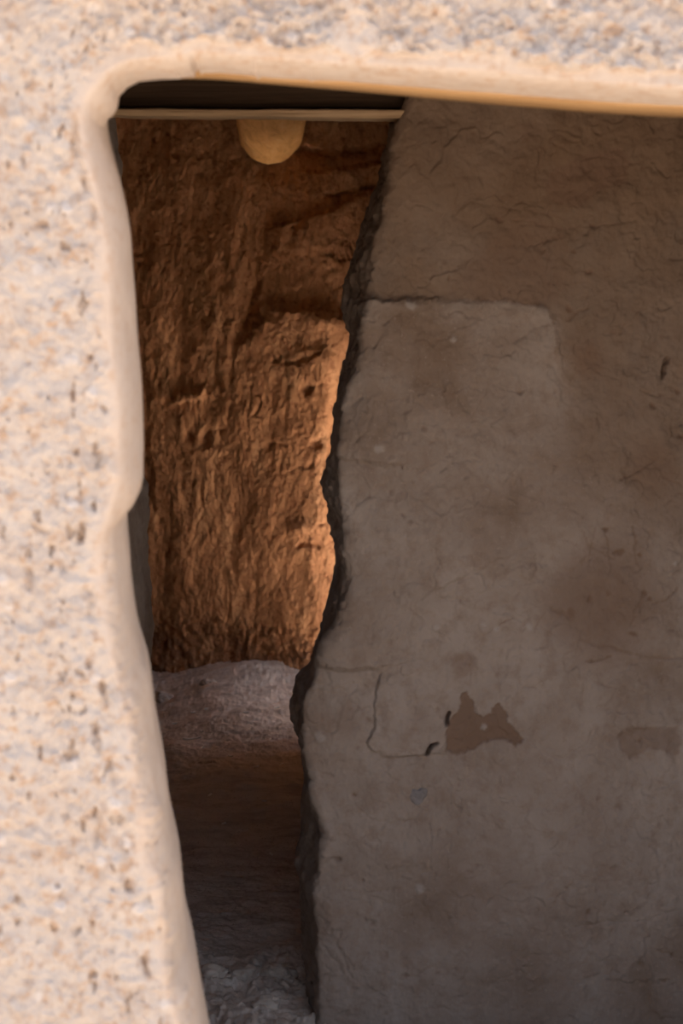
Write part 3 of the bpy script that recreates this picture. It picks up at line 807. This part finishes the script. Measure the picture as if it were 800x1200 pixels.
# straws
def straw_mesh(ln, seed):
    r_ = random.Random(seed)
    n = 14; t = np.linspace(-.5, .5, n)
    cx = t * ln; cy = ln * .10 * r_.uniform(-1, 1) * (t * 2) ** 2; cz = .004 + ln * .06 * (t * 2) ** 2
    an = np.linspace(0, 2 * PI, 7); G = np.array([[(cx[k], cy[k] + .0042 * math.cos(q), cz[k] + .003 * math.sin(q)) for q in an[::-1]] for k in range(n)])
    p = Pile(); p.add(G); return p.build('straw', MSTRAW)
S = [(225, 869, .062, .35, 'longest pale straw, lying alone on the far dirt floor near the left edge'),]
S += [(a_, b_, c_, d_, None) for a_, b_, c_, d_ in ((236, 878, .022, 1.1), (226, 833, .018, .4), (236, 858, .018, 2), (316, 874, .022, 1.5), (242, 833, .016, .2), (300, 905, .02, .6), (270, 893, .018, 2.4),
      (324, 833, .02, .3), (246, 932, .016, 1.2), (310, 946, .016, .2), (288, 842, .018, 2.8), (330, 900, .018, .9), (205, 842, .016, .1), (262, 968, .012, .8), (318, 1006, .012, 2.2))]
for k, (a_, b_, ln, ro, lab) in enumerate(S):
    x, y = at_floor(a_, b_)
    o = link('straw', straw_mesh(ln, k), kind='thing', cat='straw', label=lab or 'tiny pale scrap of straw scattered on the dirt floor', group=None if lab else 'straw scraps on the floor')
    o.location = (x, y, floor_z(x, y) + .003); o.rotation_euler = (0, 0, ro)

# ------------------------------------------------------------------ light
EL, AZ = math.radians(67), math.radians(98)
sdir = Vector((math.cos(EL) * math.sin(AZ), -math.cos(EL) * math.cos(AZ), math.sin(EL)))
sun = bpy.data.lights.new('sun', 'SUN'); sun.energy = 14.5; sun.angle = math.radians(3.5); sun.color = (1, .93, .84)
so = bpy.data.objects.new('sun', sun); COL.objects.link(so); so.location = sdir * 20; so.rotation_euler = sdir.to_track_quat('Z', 'Y').to_euler()
w = bpy.data.worlds.new('World'); sc.world = w; w.use_nodes = True
nt_ = w.node_tree; bg = nt_.nodes['Background']
sky = nt_.nodes.new('ShaderNodeTexSky'); sky.sky_type = 'NISHITA'; sky.sun_disc = False; sky.sun_elevation = EL; sky.sun_rotation = math.radians(180) - AZ
sky.dust_density = 2.0; sky.air_density = 1.0
hz = nt_.nodes.new('ShaderNodeMix'); hz.data_type = 'RGBA'; hz.inputs[0].default_value = .45
nt_.links.new(sky.outputs['Color'], hz.inputs[6]); hz.inputs[7].default_value = (3.6, 3.5, 3.4, 1)   # haze whitens the sky
nt_.links.new(hz.outputs[2], bg.inputs['Color']); bg.inputs['Strength'].default_value = .12

# ------------------------------------------------------------------ camera
cam = bpy.data.cameras.new('camera'); co_ = bpy.data.objects.new('camera', cam); COL.objects.link(co_)
cam.sensor_fit = 'VERTICAL'; cam.sensor_height = 36; cam.sensor_width = 24; cam.lens = 36 * F / 1200
cam.shift_y = -(600 - HY) / 1200
co_.location = (0, 0, H); co_.rotation_euler = (PI / 2, 0, 0)
cam.clip_start = .05; cam.clip_end = 100
cam.dof.use_dof = True; cam.dof.focus_distance = 5.0; cam.dof.aperture_fstop = 4.2
sc.camera = co_

vs = sc.view_settings
sc.display_settings.display_device = 'sRGB'
vs.view_transform = 'Standard'; vs.look = 'None'; vs.gamma = 1; vs.use_curve_mapping = False; vs.exposure = 1.25
sc.cycles.use_denoising = True
sc.cycles.max_bounces = 10; sc.cycles.diffuse_bounces = 8
